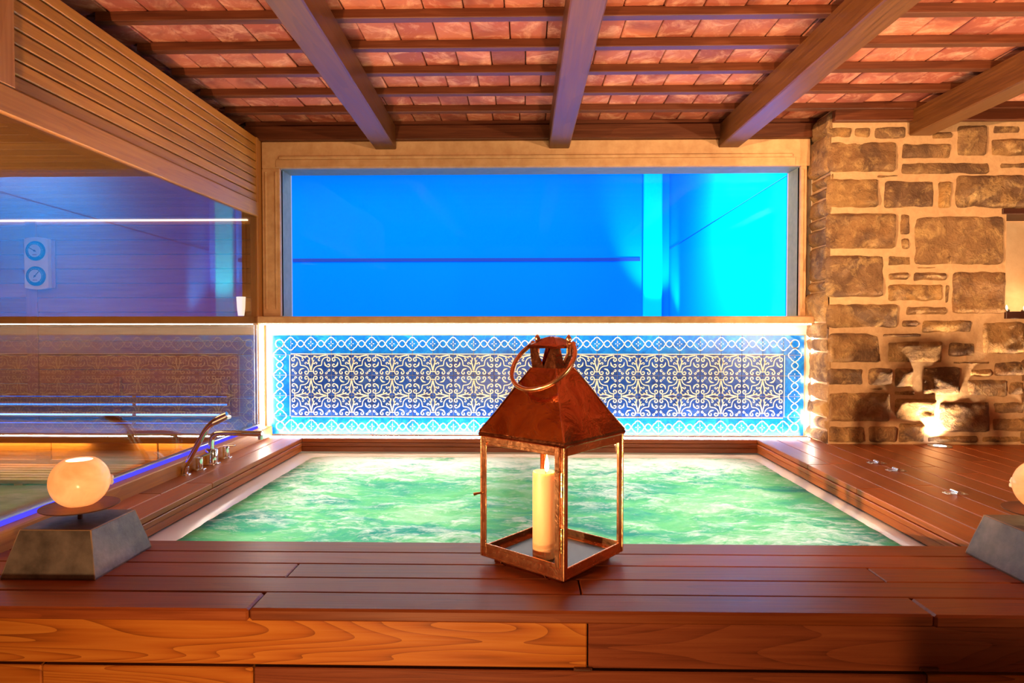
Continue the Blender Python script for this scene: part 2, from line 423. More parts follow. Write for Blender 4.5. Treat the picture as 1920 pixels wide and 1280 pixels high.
# ------------------------------------------------------------------ tile panel with raised majolica pattern
TX0, TX1 = -1.763, 1.898; NTX = 26; TW = (TX1 - TX0) / NTX
tz = [0.604, .732, .873, 1.014, 1.155, 1.292]     # bottom of rows, up to the top
YT = YW + .035
class Flat:
    """ribbons and blobs laid on the tile face"""
    def __init__(s, mb): s.mb = mb
    def ribbon(s, pts, w, y, mi):
        m = len(pts); ws = w if isinstance(w, (list, tuple)) else [w] * m
        V = []
        for i in range(m):
            a = pts[max(i - 1, 0)]; c = pts[min(i + 1, m - 1)]
            dx, dz = c[0] - a[0], c[1] - a[1]; L = math.hypot(dx, dz) or 1
            nx, nz = -dz / L, dx / L; h = ws[i] / 2
            V += [(pts[i][0] - nx * h, y, pts[i][1] - nz * h), (pts[i][0] + nx * h, y, pts[i][1] + nz * h)]
        s.mb.add(V, [(2 * i, 2 * i + 2, 2 * i + 3, 2 * i + 1) for i in range(m - 1)], mi)
def catmull(P, k=5):
    out = []
    for i in range(len(P) - 1):
        p0 = P[max(i - 1, 0)]; p1 = P[i]; p2 = P[i + 1]; p3 = P[min(i + 2, len(P) - 1)]
        for j in range(k):
            t = j / k
            out.append(tuple(.5 * (2 * p1[q] + (p2[q] - p0[q]) * t + (2 * p0[q] - 5 * p1[q] + 4 * p2[q] - p3[q]) * t * t + (3 * p1[q] - p0[q] - 3 * p2[q] + p3[q]) * t ** 3) for q in range(len(p1))))
    out.append(tuple(P[-1])); return out
def spiral(cx, cy, r0, r1, a0, a1, n=12):
    return [(cx + (r0 + (r1 - r0) * i / n) * math.cos(math.radians(a0 + (a1 - a0) * i / n)), cy + (r0 + (r1 - r0) * i / n) * math.sin(math.radians(a0 + (a1 - a0) * i / n))) for i in range(n + 1)]
# strokes of the quarter motif, (u, v, width) in tile units, mirrored over the diagonal
HALF = []
HALF.append([(q[0], q[1], .045) for q in [(0, .81), (.12, .81)]])                       # bridge bar
big = catmull([(.12, .81), (.13, .72), (.19, .62), (.30, .55), (.42, .53), (.515, .515)], 4)
HALF.append([(u, v, .045) for u, v in big])
HALF.append([(u, v, .05) for u, v in [(.12, .81)] + spiral(.235, .855, .115, .03, 200, -170, 14)])   # scroll at the bridge
HALF.append([(u, v, .05 - .0 * i) for i, (u, v) in enumerate(spiral(.50, .865, .03, .10, 250, -60, 12))] + [(.55, .77, .06), (.50, .71, .075), (.42, .68, .055), (.34, .675, .015)])
HALF.append([(u, v, .045) for u, v in spiral(.745, .885, .02, .065, 240, -40, 9)] + [(.76, .83, .03)])
lens = catmull([(.035, .04), (.055, .14), (.085, .26), (.105, .34), (.085, .43), (.05, .55), (.025, .66), (.012, .76)], 3)
HALF.append([(u, v, .06) for u, v in lens[3:]])                                            # leaf side
HALF.append([(.10, .33, .05), (.145, .30, .04), (.17, .24, .012)])                       # lobe
HALF.append([(.07, .20, .05), (.10, .15, .04), (.115, .10, .012)])
HALF.append([(u, v, .045) for u, v in catmull([(.10, .36), (.15, .44), (.20, .40)], 3)] + [(u, v, .04) for u, v in spiral(.255, .42, .065, .02, 200, 470, 9)])
FULL = HALF + [[(v, u, w_) for u, v, w_ in st] for st in HALF]
bandA = catmull([(0, .31), (.06, .30), (.12, .25), (.15, .20), (.21, .17), (.27, .09), (.33, 0), (.40, -.11), (.5, -.165)], 3)
bandA = bandA + [(1 - u, v) for u, v in bandA[::-1][1:]]
panel = MB(); fl = Flat(panel)
panel.box(TX0 - .01, TX1 + .01, YT + .006, YT + .0095, tz[0] - .004, tz[-1] + .004, 4)
for i in range(NTX):
    for j in range(5):
        x0 = TX0 + i * TW; z0 = tz[j]; h = tz[j + 1] - tz[j]
        inner = 0 < j < 4 and 0 < i < NTX - 1
        rot = Matrix.Rotation(random.uniform(-.012, .012), 3, 'X') @ Matrix.Rotation(random.uniform(-.012, .012), 3, 'Z')
        panel.obox((x0 + TW / 2, YT + .005, z0 + h / 2), (TW - .003, .008, h - .003), rot, 0 if inner else 1, .001)
        y = YT - .0022
        if inner:
            right = (i % 2 == 0)            # star centres lie on even joints
            up = (j == 2)                    # rows j=1 (bottom) and j=2 share a star; the top row j=3 starts a new one
            up = {1: False, 2: True, 3: False}[j]
            for st in FULL:
                pts = []
                for u, v, w_ in st:
                    pts.append((x0 + (u if right else 1 - u) * TW, z0 + (v if up else 1 - v) * h))
                fl.ribbon(pts, [q[2] * TW for q in st], y, 2)
        elif 0 < i < NTX - 1:
            zc = z0 + (.56 if j == 4 else .44) * h
            for s_ in (1, -1):
                fl.ribbon([(x0 + u * TW, zc + s_ * v * TW) for u, v in bandA], .042 * TW, y, 3)
            for uu in (.09, .91): fl.ribbon([(x0 + (uu - .04) * TW, zc), (x0 + uu * TW, zc), (x0 + (uu + .04) * TW, zc)], [.005 * TW, .05 * TW, .005 * TW], y, 3)
            for uu in (.014, .986):
                for q in (.085, -.085): fl.ribbon([(x0 + uu * TW, zc + (q - .04) * TW), (x0 + uu * TW, zc + q * TW), (x0 + uu * TW, zc + (q + .04) * TW)], [.004 * TW, .028 * TW, .004 * TW], y, 3)
            ze = z0 + (.045 if j == 4 else .955) * h
            fl.ribbon([(x0 + .01 * TW, ze), (x0 + .99 * TW, ze)], .035 * TW, y, 2)
        else:
            left = i == 0; xc = x0 + (.46 if left else .54) * TW
            if 0 < j < 4:
                for s_ in (1, -1): fl.ribbon([(xc + s_ * v * TW, z0 + u * h) for u, v in bandA], .042 * TW, y, 3)
                for uu in (.09, .91): fl.ribbon([(xc, z0 + (uu - .04) * h), (xc, z0 + uu * h), (xc, z0 + (uu + .04) * h)], [.005 * TW, .05 * TW, .005 * TW], y, 3)
                xe = x0 + (.955 if left else .045) * TW
                fl.ribbon([(xe, z0 + .01 * h), (xe, z0 + .99 * h)], .035 * TW, y, 2)
            else:
                zc = z0 + (.56 if j == 4 else .44) * h
                sx = 1 if left else -1; sz = -1 if j == 4 else 1
                fl.ribbon([(xc + .2 * TW * math.cos(k * PI / 12), zc + .2 * TW * math.sin(k * PI / 12)) for k in range(25)], .045 * TW, y, 3)
                half = bandA[len(bandA) // 2 + 3:]
                for s_ in (1, -1):
                    fl.ribbon([(x0 + (u if left else 1 - u) * TW, zc + s_ * v * TW) for u, v in half], .042 * TW, y, 3)
                    fl.ribbon([(xc + s_ * v * TW, z0 + (u if sz > 0 else 1 - u) * h) for u, v in half], .042 * TW, y, 3)
tp = panel.build('tile_panel', [M['gl_in'], M['gl_bd'], M['cream'], M['white'], M['grout']])
tag(tp, 'long panel of blue and cream majolica tiles under the pool window', 'tile panel')
# LED strips round the panel
def led(name, lo, hi, mat, label, grp=None):
    m = MB(); m.box(lo[0], hi[0], lo[1], hi[1], lo[2], hi[2]); o = m.build(name, mat); return tag(o, label, 'LED strip', grp)
led('led_strip', (XL + .02, YW - .095, 1.362), (XR - .02, YW - .075, 1.3695), M['led_white'], 'white LED strip hidden under the window sill lighting the tiles')
led('led_strip', (TX0 - .004, YW - .056, .596), (TX1 + .004, YW - .030, .6035), M['led_hot'], 'white LED strip along the foot of the blue tiles')
led('led_strip', (TX0 - .030, YW - .040, .612), (TX0 - .022, YW - .026, 1.36), M['led_hot'], 'upright LED strip at the sauna end of the tile panel')
led('led_strip', (TX1 + .020, YW - .040, .612), (TX1 + .027, YW - .026, 1.36), M['led_hot'], 'upright LED strip at the stone wall end of the tile panel')

# ------------------------------------------------------------------ stone wall on the right
def px_rect(q, off, s, Y):
    a = onY(off[0] + q[0] / s, off[1] + q[1] / s, Y); c = onY(off[0] + q[2] / s, off[1] + q[3] / s, Y)
    return (min(a.x, c.x), max(a.x, c.x), min(a.z, c.z), max(a.z, c.z))
S1 = [(155,118,298,180),(304,118,402,180),(420,112,605,185),(755,140,872,185),(895,105,1065,285),(1100,105,1258,155),
 (162,200,550,375),(578,210,860,298),(1090,182,1290,285),(573,315,1085,388),(1138,318,1290,358),(440,386,570,408),
 (155,410,448,578),(480,420,766,582),(786,425,862,582),(886,390,1300,582),(150,608,548,815),(568,612,630,735),(575,748,628,820),
 (650,622,1165,905),(150,848,478,1090),(497,848,637,912),(505,945,620,992),(648,945,840,997),(663,912,822,928),(865,940,1172,1186),
 (503,1012,816,1112),(822,1015,857,1130),(150,1125,558,1268),(603,1140,838,1192),(578,1218,674,1262),(695,1218,982,1292)]
S2 = [(1560,10,1925,292),(240,108,692,366),(703,108,1045,150),(745,178,1222,372),(1272,190,1502,312),(238,408,538,562),(584,408,788,562),(808,405,972,582),
 (1045,392,1366,645),(1300,340,1632,385),(1450,415,1642,487),(1660,350,1925,482),(800,595,992,655),(578,575,722,602),(1428,505,1772,658),(1785,520,1925,642),
 (238,614,778,876),(805,668,1162,862),(1185,690,1622,962),(1648,700,1925,806),(1643,835,1925,957),(238,905,552,1052),(580,905,832,1052),(842,880,1072,1052),(1082,985,1524,1056),(1558,990,1925,1056)]
rects = [px_rect(q, (1500, 200), 3.0476, YS) for q in S1] + [px_rect(q, (1500, 600), 4.5714, YS) for q in S2]
NX0, NX1, NZ0, NZ1 = 3.035, 3.62, 1.445, 2.06       # candle niche
zz = .6
while zz < 2.7:                                       # courses beyond the frame
    hh = random.uniform(.13, .26); xx = 3.14
    while xx < 4.7:
        ww = random.uniform(.18, .46)
        if not (xx < NX1 + .02 and zz + hh > NZ0 - .06 and zz < NZ1 + .04): rects.append((xx, xx + ww, zz, zz + hh))
        xx += ww + .04
    zz += hh + .04
st = MB()
def rough_stone(x0, x1, z0, z1, yf, seed, mb=None, depth=.045, axis='y'):
    mb = mb or st
    w, h = x1 - x0, z1 - z0; nx = max(6, min(26, int(w / .014))); nz = max(5, min(22, int(h / .014)))
    V = []; rr = min(w, h) * .16
    jj = [random.uniform(-.008, .008) for _ in range(4)]
    relief = random.uniform(.010, .024); tilt = random.uniform(-.01, .01); tilt2 = random.uniform(-.01, .01)
    for j in range(nz + 1):
        for i in range(nx + 1):
            u, v = i / nx, j / nz
            a, c = 2 * u - 1, 2 * v - 1
            # rounded corner outline
            X = x0 + w * u; Z = z0 + h * v
            dx = max(0, abs(a) * w / 2 - (w / 2 - rr)); dz = max(0, abs(c) * h / 2 - (h / 2 - rr))
            dd = math.hypot(dx, dz)
            if dd > rr:
                X -= math.copysign(dx - dx * rr / dd, a); Z -= math.copysign(dz - dz * rr / dd, c)
            nv = Vector((X * 7 + seed * 3.1, seed * 1.7, Z * 7))
            edge = min(min(u, 1 - u) * w, min(v, 1 - v) * h)
            k = min(1, edge / .022); k = k * k * (3 - 2 * k)
            wob = .007 * noise.noise(Vector((X * 14 + 5, Z * 14, seed)))
            d = relief * (.9 + noise.fractal(nv, .9, 2.0, 5) * 1.0 + .55 * noise.voronoi(nv * 1.1)[0][0]) + tilt * a + tilt2 * c
            y = yf - k * max(d, .004) + (1 - k) * .006
            if axis == 'y': V.append((X + wob, y, Z + wob * .8))
            else: V.append((y, X + wob * .5, Z + wob * .5))
    n = nx + 1
    f = [(j * n + i, j * n + i + 1, (j + 1) * n + i + 1, (j + 1) * n + i) for j in range(nz) for i in range(nx)]
    if axis != 'y': f = [q[::-1] for q in f]
    mb.add(V, f, 0)
for k, (x0, x1, z0, z1) in enumerate(rects): rough_stone(x0, x1, z0, z1, YS, k + 1)
# mortar bed (gridded, gently uneven) with the niche left open
def bed(x0, x1, z0, z1):
    nx, nz = max(2, int((x1 - x0) / .03)), max(2, int((z1 - z0) / .03)); V = []
    for j in range(nz + 1):
        for i in range(nx + 1):
            X = x0 + (x1 - x0) * i / nx; Z = z0 + (z1 - z0) * j / nz
            V.append((X, YS - .001 + .005 * noise.noise(Vector((X * 6, 0, Z * 6))), Z))
    n = nx + 1
    st.add(V, [(j * n + i, j * n + i + 1, (j + 1) * n + i + 1, (j + 1) * n + i) for j in range(nz) for i in range(nx)], 1)
XSL = 1.935
bed(XSL, NX0, .5, 2.72); bed(NX0, NX1, .5, NZ0 - .045); bed(NX0, NX1, NZ1 + .0, 2.72); bed(NX1, 4.8, .5, 2.72)
st.box(XSL + .02, NX0 - .02, YS + .3, YS + .45, .3, 2.75, 1); st.box(NX0 - .02, 4.8, YS + .3, YS + .45, .3, 2.75, 1)
# niche walls
st.add([(NX0, YS, NZ0 - .045), (NX0, YS, NZ1), (NX0, YS + .28, NZ1), (NX0, YS + .28, NZ0 - .045)], [(0, 1, 2, 3)], 2)
st.add([(NX1, YS, NZ0 - .045), (NX1, YS, NZ1), (NX1, YS + .28, NZ1), (NX1, YS + .28, NZ0 - .045)], [(3, 2, 1, 0)], 2)
st.add([(NX0, YS + .28, NZ0 - .045), (NX1, YS + .28, NZ0 - .045), (NX1, YS + .28, NZ1), (NX0, YS + .28, NZ1)], [(0, 1, 2, 3)], 2)
st.add([(NX0, YS, NZ1), (NX1, YS, NZ1), (NX1, YS + .28, NZ1), (NX0, YS + .28, NZ1)], [(3, 2, 1, 0)], 2)
# the rough end of the wall (return towards the window)
zz = .6
k = 200
while zz < 2.70:
    hh = random.choice((.07, .11, .16, .22)) * random.uniform(.85, 1.15); hh = min(hh, 2.71 - zz)
    pr = random.uniform(-.02, .014)
    rough_stone(YS - .004, YW + .03, zz + .004, zz + hh, XSL - .004 + pr, k, None, .06, 'x'); k += 1; zz += hh + .004
st.add([(XSL + .006, YS, .5), (XSL + .006, YS, 2.72), (XSL + .006, YW + .1, 2.72), (XSL + .006, YW + .1, .5)], [(0, 1, 2, 3)], 1)
structure(st.build('wall_right', [M['stone'], M['mortar'], M['render']], None, 55), 'rough sandstone wall with wide mortar joints and a candle niche')
m = MB(); m.box(NX0 - .03, NX1 + .05, YS - .012, YS + .27, NZ1 - .002, NZ1 + .034, 0, .003)
structure(m.build('trim_8', M['darkwood']), 'dark wooden lintel over the wall niche')
m = MB(); m.box(NX0 - .004, NX1 + .004, YS - .02, YS + .27, NZ0 - .046, NZ0, 0, .003)
tag(m.build('niche_shelf', M['darkwood']), 'dark wooden shelf board in the stone wall niche', 'shelf')
for q, (xx, lb) in enumerate(((NX0 + .022, 'small tealight flame at the inner corner of the niche shelf'), (NX0 + .135, 'small tealight on the niche shelf nearer the frame edge'))):
    t = empty('tealight', (xx, YS + .015, NZ0), lb, 'candle', 'tealights on the niche shelf')
    m = MB(); m.lathe([(.016, 0), (.018, .004), (.018, .012), (.015, .013)], n=20); m.build('cup', M['steel'], t, 30)
    m = MB(); m.lathe([(.0, .013), (.006, .018), (.007, .024), (.004, .034), (.0, .044)], n=12); m.build('flame', M['flame'], t, 60)

# ------------------------------------------------------------------ deck
TXL, TXR, TY0, TY1 = -1.500, 1.535, 2.205, 4.245
th_ = .026; gap = .0035
dk = MB()
def plank(x0, x1, y0, y1, z1=D, th=th_, mi=0, bev=.003): dk.box(x0, x1, y0, y1, z1 - th, z1, mi, bev)
rows = [(2.205, 2.101, []), (2.101, 1.997, []), (1.997, 1.886, [onZ(545, 1072, D).x, onZ(1640, 1075, D).x]), (1.886, 1.779, [onZ(1087, 1100, D).x]), (1.779, 1.665, [onZ(487, 1120, D).x, onZ(1712, 1125, D).x])]
for r, (ya, yb, js) in enumerate(rows):
    xs = [-2.3] + js + [2.6]
    for i in range(len(xs) - 1):
        zo = .0016 * ((i + r) % 2) if r == 4 else 0
        plank(xs[i] + gap / 2, xs[i + 1] - gap / 2, yb + gap / 2, ya - gap / 2, D + zo, .034 if r == 4 else th_, 0, .006 if r == 4 else .003)
seams = [TXR, 1.665, 1.80, 1.932, 2.067, 2.2, 2.335, 2.47, 2.6, 2.735, 2.87, 3.0, 3.14, 3.28, 3.42, 3.56, 3.7, 3.84, 3.98, 4.12, 4.26, 4.4]
brk = {0: [3.50, 2.985], 1: [3.53], 2: [3.05], 3: [], 4: [3.46], 5: [3.3], 6: [2.7], 7: [3.6], 8: [2.9], 9: [3.45]}
for i in range(len(seams) - 1):
    x0, x1 = seams[i], seams[i + 1]
    yend = YW - .058 if x1 < 1.94 else YS + .02
    ys = [2.205 if x0 < 2.6 else .9] + sorted(brk.get(i, [])) + [yend]
    for j in range(len(ys) - 1): plank(x0 + gap / 2, x1 - gap / 2, ys[j] + gap / 2, ys[j + 1] - gap / 2, D, th_, 1)
plank(TXL + .0 - .13, TXL, 2.205 + gap, 3.02, D, th_, 1); plank(TXL - .13, TXL, 3.02 + gap, YW - .058, D, th_, 1)
plank(-1.775, TXL - .13 - gap, 2.205 + gap, 2.82, D, th_, 1); plank(-1.775, TXL - .13 - gap, 2.82 + gap, YW - .058, D, th_, 1)
plank(TXL + gap, TXR - gap, TY1, YW - .058, D, th_, 0)
dk.box(-1.79, 1.93, YW - .030, YW + .05, .55, D, 0, .002); dk.box(-1.79, 1.93, YW - .06, YW - .028, .55, .594, 2)
dk.box(-2.3, 2.6, 1.72, 2.19, .50, D - th_ - .004, 2); dk.box(TXR + .03, 4.4, 2.19, YS + .05, .50, D - th_ - .004, 2); dk.box(-1.775, TXL - .03, 2.19, YW - .03, .50, D - th_ - .004, 2)
structure(dk.build('floor', [M['deckx'], M['decky'], M['dark']]), 'reddish brown wooden plank deck around the hot tub')
# trims inside the tub opening: two boards deep
tb = MB()
for z0, z1, s_ in ((D - .052, D - th_ - .002, .004), (D - .088, D - .054, 0)):
    tb.box(TXL - .02, TXL + s_, TY0 - .02, TY1 + .02, z0, z1, 1, .003); tb.box(TXR - s_, TXR + .02, TY0 - .02, TY1 + .02, z0, z1, 1, .003)
    tb.box(TXL, TXR, TY1 - s_, TY1 + .02, z0, z1, 0, .003); tb.box(TXL, TXR, TY0 - .02, TY0 + s_, z0, z1, 0, .003)
structure(tb.build('trim_9', [M['deckx'], M['decky']]), 'stepped wooden edge boards lining the hot tub opening')
# apron boards at the front of the deck
YA = 1.70
ap = MB()
def apron(z0, z1, xs, mats):
    for i in range(len(xs) - 1): ap.box(xs[i] + .002, xs[i + 1] - .002, YA, YA + .022, z0, z1, mats[i], .003)
zt = D - .036; za = onY(960, 1251, YA).z; zb = za - .008
apron(za, zt, [-2.3, onY(1102, 1200, YA).x, 2.6], [0, 1])
zc = zb - .122
apron(zc, zb, [-2.3, onY(78, 1265, YA).x, onY(475, 1265, YA).x, onY(1740, 1265, YA).x, 2.6], [0, 0, 1, 0])
apron(zc - .13, zc - .008, [-2.3, -.2, 1.2, 2.6], [0, 1, 0]); apron(.02, zc - .138, [-2.3, .5, 2.6], [1, 0])
ap.box(-2.3, 2.6, YA + .024, YA + .05, .0, zt, 2)
structure(ap.build('trim_10', [M['apron'], M['aprond'], M['dark']]), 'varnished wooden apron boards below the front edge of the deck')
for i, x in enumerate((1093, 1742)):
    a = onY(x, 1254, YA - .003); m = MB(); m.obox(a, (.05, .008, .009), None, 0, .002)
    m.tube([(a.x - .02, a.y - .004, a.z), (a.x + .02, a.y - .004, a.z)], .0035, 8)
    tag(m.build('apron_hinge', M['rust']), ['small dark hinge between apron boards below the lantern', 'small dark hinge between apron boards below the stone base by the frame edge'][i], 'hinge', 'hinges on the apron')
g = MB(); g.box(-6, 6, -3.5, 5, -.1, 0); structure(g.build('ground', M['grey']), 'grey floor in front of the deck')

# ------------------------------------------------------------------ hot tub and water
tub = MB()
def rring(x0, x1, y0, y1, r, z, n=8):
    P = []
    for cx, cy, a in ((x1 - r, y1 - r, 0), (x0 + r, y1 - r, 90), (x0 + r, y0 + r, 180), (x1 - r, y0 + r, 270)):
        for k in range(n + 1):
            t_ = math.radians(a + 90 * k / n); P.append((cx + r * math.cos(t_), cy + r * math.sin(t_), z))
    return P
rings = [rring(TXL - .03, TXR + .03, TY0 - .03, TY1 + .03, .02, .50), rring(TXL + .002, TXR - .002, TY0 + .002, TY1 - .004, .03, .505),
         rring(TXL + .06, TXR - .03, TY0 + .02, TY1 - .02, .05, .494), rring(TXL + .16, TXR - .09, TY0 + .08, TY1 - .05, .10, .455),
         rring(TXL + .26, TXR - .22, TY0 + .16, TY1 - .12, .14, .30), rring(TXL + .55, TXR - .5, TY0 + .4, TY1 - .4, .18, .24), rring(TXL + .62, TXR - .57, TY0 + .47, TY1 - .47, .16, -.1)]
n = len(rings[0]); V = [p_ for R in rings for p_ in R]
f = [(i * n + k, i * n + (k + 1) % n, (i + 1) * n + (k + 1) % n, (i + 1) * n + k) for i in range(len(rings) - 1) for k in range(n)]
f.append(tuple((len(rings) - 1) * n + k for k in range(n))); tub.add(V, f)
tag(tub.build('hot_tub', M['acrylic'], None, 35), 'white acrylic hot tub shell set into the wooden deck', 'hot tub')
# water surface
WZ = .484
nx, ny = 320, 190; x0, x1, y0, y1 = TXL + .01, TXR - .01, TY0 + .01, TY1 - .012
V = []; foam = []
jets = [(-1.2, 4.1, .55), (-.75, 4.0, .5), (-.3, 4.1, .5), (.25, 4.05, .45), (.8, 4.05, .55), (1.25, 4.0, .6), (1.25, 2.55, .5), (-.75, 2.42, .35), (-1.2, 3.5, .35), (-.2, 2.45, .4), (.45, 3.3, .25)]
for j in range(ny + 1):
    for i in range(nx + 1):
        X = x0 + (x1 - x0) * i / nx; Y = y0 + (y1 - y0) * j / ny
        e = min(X - x0, x1 - X, Y - y0, y1 - Y)
        kd = min(1, max(0, e - .05) / .22); kd = kd * kd * (3 - 2 * kd)
        lum = sum(a * math.exp(-((X - cx) ** 2 + ((Y - cy) * 1.3) ** 2) / .07) for cx, cy, a in jets)
        q = Vector((X * 2.4, Y * 3.6, 1.3)); warp = noise.noise_vector(q * .7) * .5
        t1 = noise.fractal(q + warp, .8, 2.0, 5)
        t2 = noise.fractal(Vector((X * 7 + t1, Y * 13, 4.1)), .8, 2.0, 4)
        ridge = 1 - abs(noise.noise(Vector((X * 3.1 + t1 * .6, Y * 5.2, 8.0))))
        Z = WZ + (.015 * t1 + .008 * t2) * (.10 + .90 * kd) * (1 + lum) + .034 * lum * kd * (.5 + .5 * ridge)
        fine = noise.fractal(Vector((X * 5 + t1 * .5, Y * 17 + t2, 2.2)), .9, 2.0, 4)
        V.append((X, Y, Z))
        fo = .08 + .70 * lum + .35 * max(0, ridge - .75) * 4 * .5 + .25 * t2 + .22 * t1
        if Y > 3.5: fo += (Y - 3.5) * .75
        fo += .22 * fine - .25 * max(0, 1 - e / .12)
        foam.append(max(0, min(1.2, fo)))
n = nx + 1
wm = MB(); wm.add(V, [(j * n + i, j * n + i + 1, (j + 1) * n + i + 1, (j + 1) * n + i) for j in range(ny) for i in range(nx)])
wo = wm.build('tub_water', M['water'], None, 180); tag(wo, 'bubbling turquoise green water with white foam filling the hot tub', 'water', None, 'stuff')
at = wo.data.attributes.new('foam', 'FLOAT', 'POINT'); at.data.foreach_set('value', foam)

# ------------------------------------------------------------------ sauna
XJ = -1.851
cb = MB(); cb.box(-1.835, -1.738, .9, YW - .005, .5, .668, 0, .005)
structure(cb.build('trim_11', M['honey']), 'honey coloured wooden curb under the sauna glass')
ch = MB(); ch.box(-1.826, -1.796, .9, YW - .02, .668, .690); structure(ch.build('trim_12', M['steel']), 'metal channel holding the foot of the sauna glass')
gl = MB(); gl.box(XG - .005, XG + .005, .92, YW - .07, .690, 2.10); structure(gl.build('window_2', M['saunaglass']), 'large sauna glass wall reflecting tiles and pool window')
jb = MB(); jb.box(XJ, -1.800, YW - .075, YW + .05, .6, 2.62, 0, .004); structure(jb.build('trim_13', M['honeyz']), 'slim wooden post between sauna glass and stone jamb')
hd = MB(); hd.box(XG - .10, XG + .02, .9, YW - .075, 2.085, 2.182, 0, .004); structure(hd.build('trim_14', M['honey']), 'plain honey wood header board above the sauna glass')
sp = MB(); zz = 2.186; hs = .0545
for i in range(8):
    sp.box(XG - .03, XG + .004, 2.235, YW - .02, zz + .003, zz + hs - .003, 0, .004); zz += hs
sp.box(XG - .10, XG - .028, .9, YW - .02, 2.182, 2.63, 1)
sp.box(XG - .04, XG + .02, 2.06, 2.233, 2.184, 2.66, 2, .004); sp.box(XG - .03, XG + .0, .9, 2.06, 2.184, 2.66, 0)
structure(sp.build('wall_sauna', [M['honey'], M['dark'], M['honeyz']]), 'honey wood slat panel above the sauna glass with dark gaps')
# interior
SX0 = -4.1
sw = MB(); zz = .45; YB = 4.40
i = 0
while zz < 2.09:
    for xa, xb in ((SX0, -3.48), (-3.40, XJ - .002)): sw.box(xa, xb, YB, YB + .03, zz + .0015, zz + .1 - .0015, 0, .002)
    zz += .1
swl = MB()
for y in range(36):
    ya = .85 + y * .1
    if ya < YB: swl.box(SX0 - .03, SX0, ya + .0015, ya + .0985, .45, 2.09, 0, .002)
sw.box(-3.48, -3.40, YB - .008, YB + .03, .45, 2.09, 2, .003)
swf = MB(); swf.box(SX0, XG - .1, .82, .85, .45, 2.1, 0); sw.box(SX0, XJ, YB + .03, YB + .06, .3, 2.2, 3)
structure(sw.build('wall_sauna_back', [M['honeyx'], M['honeyz'], M['honeyz'], M['dark']]), 'horizontal cedar boards lining the inside of the sauna')
structure(swl.build('wall_sauna_left', M['honeyz']), 'upright cedar boards on the far side wall of the sauna')
structure(swf.build('wall_sauna_front', M['honeyx']), 'cedar end wall of the sauna nearest the viewer')
sc = MB()
for y in range(36):
    ya = .85 + y * .1
    if ya < YB - .05: sc.box(SX0, XG - .04, ya + .0015, ya + .0985, 2.09, 2.115, 0, .002)
sc.box(SX0, XG - .10, .85, YB, 2.116, 2.15, 1); structure(sc.build('ceiling_sauna', [M['honeyx'], M['dark']]), 'wood board ceiling inside the sauna')
fl2 = MB(); fl2.box(SX0, -1.836, .85, YB, .40, .45); structure(fl2.build('floor_sauna', M['grey']), 'grey floor inside the sauna')
db = empty('duckboard', (0, 0, 0), 'slatted wooden floor board in front of the sauna bench', 'duckboard')
for i in range(7):
    y = 3.55 + i * .062; m = MB(); m.box(SX0 + .05, -1.90, y, y + .045, .458, .482, 0, .003); m.build('slat', M['honeyx'], db)
for x in (-3.8, -2.9, -2.0):
    m = MB(); m.box(x, x + .05, 3.55, 3.96, .45, .459); m.build('bearer', M['honeyx'], db)
bn = empty('sauna_bench', (0, 0, 0), 'low sauna bench lit from below behind the glass', 'bench')
m = MB(); m.box(SX0 + .02, -1.87, 3.90, 4.02, .625, .685, 0, .006); m.box(SX0 + .02, -1.87, 4.025, 4.14, .655, .685, 0, .004); m.box(SX0 + .02, -1.87, 4.145, 4.26, .655, .685, 0, .004); m.box(SX0 + .02, -1.87, 4.265, 4.395, .655, .685, 0, .004)
m.build('seat', M['honeyx'], bn)
m = MB()
for xa, xb in ((SX0 + .02, -3.12), (-3.02, -2.34), (-2.33, -1.87)): m.box(xa, xb, 4.0, 4.02, .45, .655, 0, .003)
m.box(-3.12, -3.02, 3.995, 4.02, .45, .655, 0, .002); m.box(SX0 + .02, -1.87, 3.996, 4.02, .45, .505, 0, .002); m.build('riser', M['honeyx'], bn)
m = MB(); m.box(SX0 + .05, -2.78, 3.955, 3.975, .618, .624); m.build('bench_light', M['led_warm'], bn)
m = MB(); m.box(-2.46, -1.9, 3.955, 3.975, .618, .624); m.build('bench_light', M['led_warm'], bn)
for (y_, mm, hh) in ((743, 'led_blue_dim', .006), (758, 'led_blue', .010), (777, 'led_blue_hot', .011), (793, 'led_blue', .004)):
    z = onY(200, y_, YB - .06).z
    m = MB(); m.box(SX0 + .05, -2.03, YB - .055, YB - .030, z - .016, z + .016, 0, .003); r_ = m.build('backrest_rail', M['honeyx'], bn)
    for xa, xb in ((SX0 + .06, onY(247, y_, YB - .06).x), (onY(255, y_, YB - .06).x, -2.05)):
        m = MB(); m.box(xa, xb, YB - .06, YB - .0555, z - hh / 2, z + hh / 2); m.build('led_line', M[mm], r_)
for x in (-3.9, -2.86, -2.1):
    m = MB(); m.box(x, x + .05, YB - .03, YB - .001, .69, 1.0, 0, .003); m.build('backrest_bracket', M['honeyz'], bn)
led('led_strip', (SX0, YB - .018, 2.079), (XG - .105, YB - .0005, 2.0895), M['led_line'], 'thin white LED line where the sauna ceiling meets its wall')
led('led_strip', (-1.796, 1.9, .6682), (-1.789, YW - .12, .684), M['glow_violet'], 'glowing strip imitating the blue reflection along the foot of the sauna glass')
